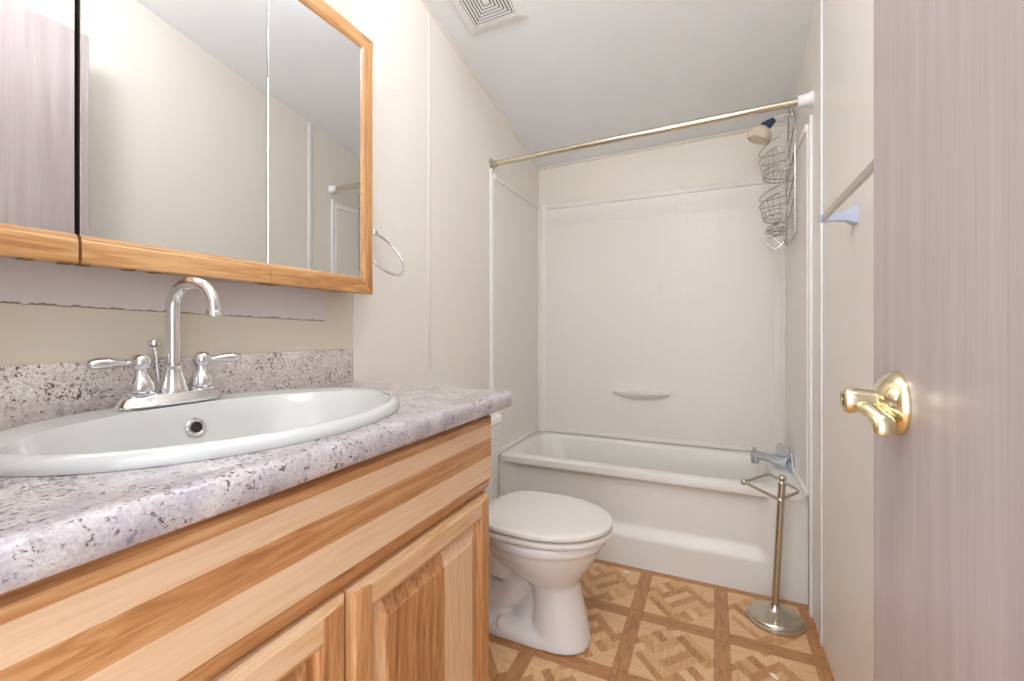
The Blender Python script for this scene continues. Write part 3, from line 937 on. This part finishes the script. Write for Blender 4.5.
# ================================================================== SINK
sk = thing('sink', 'white oval drop-in sink set in the countertop', 'sink', (SCX, SCY, CZ1))
bm = BM()
def er(cx, cy, a, b, z, n=72, tilt=0.0):
    return [Vector((cx + a * math.cos(2 * PI * k / n), cy + b * math.sin(2 * PI * k / n), z + tilt * math.cos(2 * PI * k / n))) for k in range(n)]
BX = SCX + 0.030      # bowl centre is forward of the rim centre, leaving a faucet deck
R = [er(SCX, SCY, SA - 0.020, SB - 0.020, CZ1 - 0.045), er(SCX, SCY, SA - 0.018, SB - 0.018, CZ1 + 0.0002), er(SCX, SCY, SA, SB, CZ1 + 0.0005), er(SCX, SCY, SA + 0.001, SB + 0.001, CZ1 + 0.006),
     er(SCX, SCY, SA - 0.003, SB - 0.003, CZ1 + 0.014), er(SCX, SCY, SA - 0.012, SB - 0.012, CZ1 + 0.019), er(SCX + 0.002, SCY, SA - 0.019, SB - 0.018, CZ1 + 0.019),
     er(BX, SCY, SA - 0.052, SB - 0.026, CZ1 + 0.015), er(BX, SCY, SA - 0.060, SB - 0.034, CZ1 + 0.006), er(BX, SCY, SA - 0.070, SB - 0.048, CZ1 - 0.016),
     er(BX, SCY, SA - 0.092, SB - 0.083, CZ1 - 0.060), er(BX, SCY, SA - 0.118, SB - 0.125, CZ1 - 0.105), er(BX, SCY, SA - 0.165, SB - 0.195, CZ1 - 0.138), er(BX, SCY, 0.030, 0.035, CZ1 - 0.148)]
loft(bm, R, cap0=False); obj('basin', bm, 'porcelain', sk)
bm = BM(); lathe(bm, [(0.028, 0.0), (0.028, 0.003), (0.022, 0.004), (0.018, 0.001), (0.0, 0.001)], (BX, SCY, CZ1 - 0.149), (0, 0, 1), 28); obj('drain', bm, 'chrome', sk)
ovp = Vector((0.1435, 0.510, 0.903)); ovn = Vector((0.92, 0.0, 0.30)).normalized()
bm = BM(); lathe(bm, [(0.0175, -0.004), (0.0175, 0.001), (0.0150, 0.003), (0.0105, 0.002), (0.0100, -0.002)], ovp, ovn, 28); ovo = obj('overflow_ring', bm, 'chrome', sk)
bm = BM(); lathe(bm, [(0.0098, -0.003), (0.0098, 0.0012), (0.0, 0.0012)], ovp, ovn, 20); obj('overflow_hole', bm, 'dark', ovo)

# ================================================================== FAUCET
fxx, fyy, fz = 0.082, 0.503, CZ1 + 0.018
fc = thing('sink_faucet', 'chrome two handle gooseneck faucet at the back of the sink', 'faucet', (fxx, fyy, fz))
bm = BM()
def stad(a, b, z, n=48, e=2.6):
    out = []
    for k in range(n):
        th = 2 * PI * k / n
        c, s = math.cos(th), math.sin(th)
        out.append(Vector((fxx + a * abs(c) ** (2 / e) * (1 if c >= 0 else -1), fyy + b * abs(s) ** (2 / e) * (1 if s >= 0 else -1), z)))
    return out
loft(bm, [stad(0.031, 0.094, fz), stad(0.0315, 0.0945, fz + 0.003), stad(0.029, 0.091, fz + 0.006), stad(0.026, 0.084, fz + 0.016), stad(0.023, 0.078, fz + 0.021), stad(0.017, 0.070, fz + 0.023)])
obj('base_plate', bm, 'nickel' if False else 'chrome', fc)
def handle(y, ang, sgn):
    bm = BM()
    b0 = fz + 0.021
    lathe(bm, [(0.0235, 0.0), (0.0240, 0.004), (0.0205, 0.007), (0.0215, 0.013), (0.0200, 0.022), (0.0150, 0.031), (0.0110, 0.039), (0.0100, 0.045), (0.0135, 0.048), (0.0165, 0.056), (0.0160, 0.065), (0.0120, 0.072), (0.0060, 0.075)], (fxx, y, b0), (0, 0, 1), 28)
    h = obj('handle', bm, 'chrome', fc)
    bm = BM()
    d = Vector((math.cos(ang), math.sin(ang), 0))
    c = Vector((fxx, y, b0 + 0.059))
    pts = [c + d * k + Vector((0, 0, zz)) for k, zz in ((0.010, 0.0), (0.020, 0.0), (0.031, 0.001), (0.044, 0.002), (0.058, 0.002), (0.069, 0.001), (0.074, 0.0))]
    tube(bm, catmull(pts, 4), [0.0052, 0.0050, 0.0072, 0.0098, 0.0108, 0.0090, 0.0050], 16, flat=1.15, up=(0, 0, 1))
    obj('lever', bm, 'chrome', h)
handle(fyy - 0.053, math.radians(-98), -1)
handle(fyy + 0.053, math.radians(82), 1)
bm = BM()
lathe(bm, [(0.0245, 0.0), (0.0250, 0.005), (0.0225, 0.010), (0.0200, 0.022), (0.0165, 0.034), (0.0150, 0.044), (0.0160, 0.047), (0.0160, 0.052), (0.0135, 0.054)], (fxx, fyy, fz + 0.021), (0, 0, 1), 30)
sd = Vector((0.97, 0.22, 0)).normalized()
o_ = Vector((fxx, fyy, 0))
sp_pts = [o_ + Vector((0, 0, fz + 0.06)), o_ + Vector((0, 0, fz + 0.10)), o_ + Vector((0, 0, fz + 0.16))]
RA = 0.047
zc = fz + 0.182
for k in range(0, 11):
    a = PI - PI * k / 10 * 0.96
    sp_pts.append(o_ + sd * (RA + RA * math.cos(a)) + Vector((0, 0, zc + RA * 1.0 * math.sin(a))))
sp_pts.append(sp_pts[-1] + Vector((0, 0, -0.014)) + sd * 0.001)
tube(bm, catmull(sp_pts, 3), 0.0125, 20)
e_ = sp_pts[-1]
lathe(bm, [(0.0125, 0), (0.0140, 0.002), (0.0140, 0.009), (0.0105, 0.010), (0.0100, 0.004), (0, 0.004)], e_ + Vector((0, 0, 0.002)), (0.02, 0, -1), 20)
obj('spout', bm, 'chrome', fc)
bm = BM()
tube(bm, [(fxx - 0.030, fyy - 0.006, fz + 0.012), (fxx - 0.036, fyy - 0.012, fz + 0.103)], 0.0030, 10)
lathe(bm, [(0.003, 0.0), (0.0055, 0.002), (0.0042, 0.006), (0.0095, 0.010), (0.0105, 0.015), (0.0080, 0.020), (0.003, 0.022)], (fxx - 0.036, fyy - 0.012, fz + 0.100), (-0.05, -0.1, 1), 18)
obj('drain_lift_rod', bm, 'chrome', fc)

# ================================================================== TOILET
TY = 1.497
tl = thing('toilet', 'white two piece toilet with closed lid between vanity and tub', 'toilet', (0.30, TY, 0))
def egg(xc, af, ab, w, z, n=48, e=2.0):
    out = []
    for k in range(n):
        th = 2 * PI * k / n
        c, s = math.cos(th), math.sin(th)
        out.append(Vector((xc + (af if c >= 0 else ab) * (abs(c) ** (2 / e)) * (1 if c >= 0 else -1), TY + w * (abs(s) ** (2 / e)) * (1 if s >= 0 else -1), z)))
    return out
bm = BM()
# foot
loft(bm, [egg(0.405, 0.238, 0.27, 0.100, 0.0, e=2.6), egg(0.405, 0.238, 0.27, 0.100, 0.028, e=2.6), egg(0.405, 0.230, 0.26, 0.092, 0.044, e=2.6), egg(0.40, 0.17, 0.22, 0.060, 0.056, e=2.4)])
# pedestal and bowl
loft(bm, [egg(0.528, 0.116, 0.095, 0.098, 0.004, e=2.4), egg(0.528, 0.110, 0.092, 0.093, 0.05, e=2.2), egg(0.525, 0.099, 0.085, 0.088, 0.12), egg(0.520, 0.090, 0.080, 0.086, 0.18),
          egg(0.510, 0.094, 0.10, 0.092, 0.210), egg(0.485, 0.140, 0.15, 0.122, 0.245), egg(0.468, 0.185, 0.185, 0.150, 0.285), egg(0.460, 0.214, 0.205, 0.170, 0.325), egg(0.460, 0.224, 0.21, 0.177, 0.350), egg(0.460, 0.236, 0.215, 0.186, 0.356), egg(0.460, 0.236, 0.215, 0.186, 0.386)])
# trapway ridge and rear body
tube(bm, catmull([(0.44, TY, 0.26), (0.38, TY, 0.19), (0.34, TY, 0.13), (0.28, TY, 0.10), (0.22, TY, 0.14), (0.20, TY, 0.24), (0.19, TY, 0.31)], 6), [0.070, 0.062, 0.060, 0.060, 0.060, 0.062, 0.07], 24)
tube(bm, catmull([(0.52, TY, 0.17), (0.46, TY, 0.12), (0.42, TY, 0.06), (0.40, TY, 0.02)], 6), [0.060, 0.050, 0.050, 0.055], 24)
tube(bm, [(0.16, TY, 0.03), (0.17, TY, 0.33)], [0.075, 0.10], 24)
tube(bm, [(0.30, TY, 0.20), (0.34, TY, 0.32)], [0.075, 0.085], 24)
loft(bm, [egg(0.17, 0.14, 0.13, 0.10, 0.27, e=3.2), egg(0.17, 0.15, 0.14, 0.125, 0.32, e=3.2), egg(0.17, 0.22, 0.15, 0.155, 0.352, e=3.2), egg(0.17, 0.24, 0.15, 0.165, 0.386, e=3.2)])
bowl = obj('bowl', bm, 'toilet', tl)
rm = bowl.modifiers.new('remesh', 'REMESH'); rm.mode = 'VOXEL'; rm.voxel_size = 0.006; rm.use_smooth_shade = True
smo = bowl.modifiers.new('smooth', 'SMOOTH'); smo.iterations = 8; smo.factor = 0.6
bm = BM()
def seatring(d, z, n=72):
    out = []
    for k in range(n):
        th = 2 * PI * k / n
        c, sn = math.cos(th), math.sin(th)
        ex = 2.0 if c >= 0 else 3.4
        out.append(Vector((0.475 + ((0.243 if c >= 0 else 0.205) - d) * (abs(c) ** (2 / ex)) * (1 if c >= 0 else -1),
                           TY + (0.190 - d) * (abs(sn) ** (2 / ex)) * (1 if sn >= 0 else -1), z)))
    return out
def slab(z0, z1, g, rnd):
    loft(bm, [seatring(rnd - g, z0), seatring(rnd * 0.3 - g, z0 + rnd * 0.4), seatring(-g, (z0 + z1) / 2), seatring(rnd * 0.4 - g, z1 - rnd * 0.5), seatring(rnd * 1.4 - g, z1), seatring(rnd * 4 - g, z1 + 0.0015), seatring(rnd * 12 - g, z1 + 0.002)])
slab(0.390, 0.409, 0.0, 0.006); obj('seat', bm, 'seat', tl)
bm = BM(); slab(0.4155, 0.434, 0.002, 0.006)
box(bm, (0.255, TY - 0.10, 0.388), (0.295, TY + 0.10, 0.428), 0.008, 3)
obj('lid', bm, 'seat', tl)
bm = BM()
def tankring(z, g):
    return rrect(0.022 - min(g, 0), 0.205 + g, TY - 0.205 - g, TY + 0.205 + g, 0.03, z, 6)
loft(bm, [tankring(0.385, -0.012), tankring(0.40, -0.004), tankring(0.695, 0.0)]); obj('tank', bm, 'toilet', tl)
bm = BM(); loft(bm, [tankring(0.6955, 0.004), tankring(0.700, 0.008), tankring(0.722, 0.008), tankring(0.730, 0.002), tankring(0.731, -0.004)]); obj('tank_lid', bm, 'toilet', tl)
bm = BM(); tube(bm, [(0.207, TY - 0.15, 0.64), (0.222, TY - 0.15, 0.64)], 0.010, 14); tube(bm, [(0.220, TY - 0.15, 0.64), (0.224, TY - 0.08, 0.632)], 0.006, 12); obj('flush_lever', bm, 'chrome', tl)
for s in (-1, 1):
    bm = BM(); lathe(bm, [(0.016, 0), (0.016, 0.014), (0.012, 0.024), (0.004, 0.029)], (0.340, TY + s * 0.084, 0.038), (0, 0, 1), 18); obj('bolt_cap', bm, 'seat', tl)

# ================================================================== CEILING VENT
vcx, vcy = 0.236, 1.495
def cpt(x, y, d):
    return Vector((x, y, ceil_z(x, y) - d))
vt = thing('ceiling_vent', 'square white ceiling vent with concentric louvres', 'vent', (vcx, vcy, ceil_z(vcx, vcy)))
def sqring(bm, h0, h1, d0, d1, d2):
    """square ring from half size h0 (outer) to h1 (inner)"""
    q = lambda h, d: [cpt(vcx + sx * h, vcy + sy_ * h, d) for sx, sy_ in ((-1, -1), (1, -1), (1, 1), (-1, 1))]
    loft(bm, [q(h0, 0.0), q(h0, d0), q(h1, d1), q(h1, d2)], closed=True)
bm = BM(); sqring(bm, 0.126, 0.092, 0.005, 0.014, 0.0); obj('frame', bm, 'whiteplastic', vt, smooth=False)
bm = BM()
q = lambda h, d: [cpt(vcx + sx * h, vcy + sy_ * h, d) for sx, sy_ in ((-1, -1), (1, -1), (1, 1), (-1, 1))]
loft(bm, [q(0.092, 0.0005), q(0.092, 0.002)]); obj('duct_opening', bm, 'grilledark', vt, smooth=False)
hs = [0.0885 - 0.0125 * k for k in range(7)]
for k in range(7):
    bm = BM()
    if k < 6: loft(bm, [q(hs[k], 0.009), q(hs[k], 0.012), q(hs[k] - 0.0074, 0.012), q(hs[k] - 0.0074, 0.009)], closed=True)
    else: loft(bm, [q(hs[k], 0.009), q(hs[k], 0.012), q(hs[k] * 0.6, 0.013)])
    obj('louvre', bm, 'whiteplastic', vt, smooth=False)

# ================================================================== FLOOR SCRAPS
def scrap(x, y, s, rot, label):
    bm = BM()
    pts = [(-1, -0.3), (-0.2, -0.5), (1.0, -0.2), (0.5, 0.35), (-0.5, 0.4)]
    c, sn = math.cos(rot), math.sin(rot)
    P = [Vector((x + s * (a * c - b * sn), y + s * (a * sn + b * c), 0.0008)) for a, b in pts]
    loft(bm, [P, [p + Vector((0, 0, 0.0015)) for p in P]])
    tag(obj('paper_scrap', bm, 'paper', loc=(x, y, 0), smooth=False), label, 'paper scrap')
scrap(0.673, 2.02, 0.017, 0.1, 'small white paper scrap on the floor near the tub by the toilet')
scrap(1.205, 1.605, 0.016, -0.9, 'small white paper scrap on the floor in front of the nickel stand')

# ================================================================== LAMPS AND ADDED FILL GLOBE (above the frame)
def point(name, loc, w, rgb, r, parent=None):
    l = bpy.data.lights.new(name, 'POINT'); l.energy = w; l.color = rgb; l.shadow_soft_size = r
    o = bpy.data.objects.new(name, l); scene.collection.objects.link(o); o.location = loc
    return o
def globe_lamp(lx, ly, r, label, mat):
    lz = ceil_z(lx, ly)
    cl = thing('ceiling_lamp_or_fill', label, 'lamp', (lx, ly, lz))
    bm = BM(); lathe(bm, [(0.075, -0.03), (0.075, 0.012), (0.060, 0.018), (0.030, 0.022), (0.030, 0.080)], (lx, ly, lz), (0, 0, -1), 36); obj('lamp_base', bm, 'whiteplastic', cl)
    bm = BM(); lathe(bm, [(r * math.sin(PI * k / 14), 0.075 + r - r * math.cos(PI * k / 14)) for k in range(15)], (lx, ly, lz), (0, 0, -1), 36); obj('lamp_glass', bm, mat, cl)
globe_lamp(0.50, 1.02, 0.052, 'round frosted ceiling lamp above the vanity, out of view', 'lampglass')
globe_lamp(0.90, 0.38, 0.110, 'larger round frosted fill globe added just inside the doorway, out of view', 'fillglass_door')  # added fill, acts like a camera flash to brighten the far walls

# hallway lamp beyond the doorway
hl = thing('hall_lamp', 'hallway lamp behind the viewer, out of view', 'lamp', (0.95, -0.75, 2.25))
bm = BM(); lathe(bm, [(0.09, 0), (0.13, 0.03), (0.12, 0.07), (0.07, 0.10), (0.0, 0.11)], (0.95, -0.75, 2.25), (0, 0, -1), 32); obj('lamp_glass', bm, 'lampglass_cool', hl)
a = bpy.data.lights.new('hall_lamp_light', 'AREA'); a.shape = 'DISK'; a.size = 0.3; a.energy = HALL_LAMP_W; a.color = (0.88, 0.94, 1.0)
ao = bpy.data.objects.new('hall_lamp_light', a); scene.collection.objects.link(ao); ao.location = (0.95, -0.70, 2.12)
ao.rotation_euler = (math.radians(55), 0, 0)
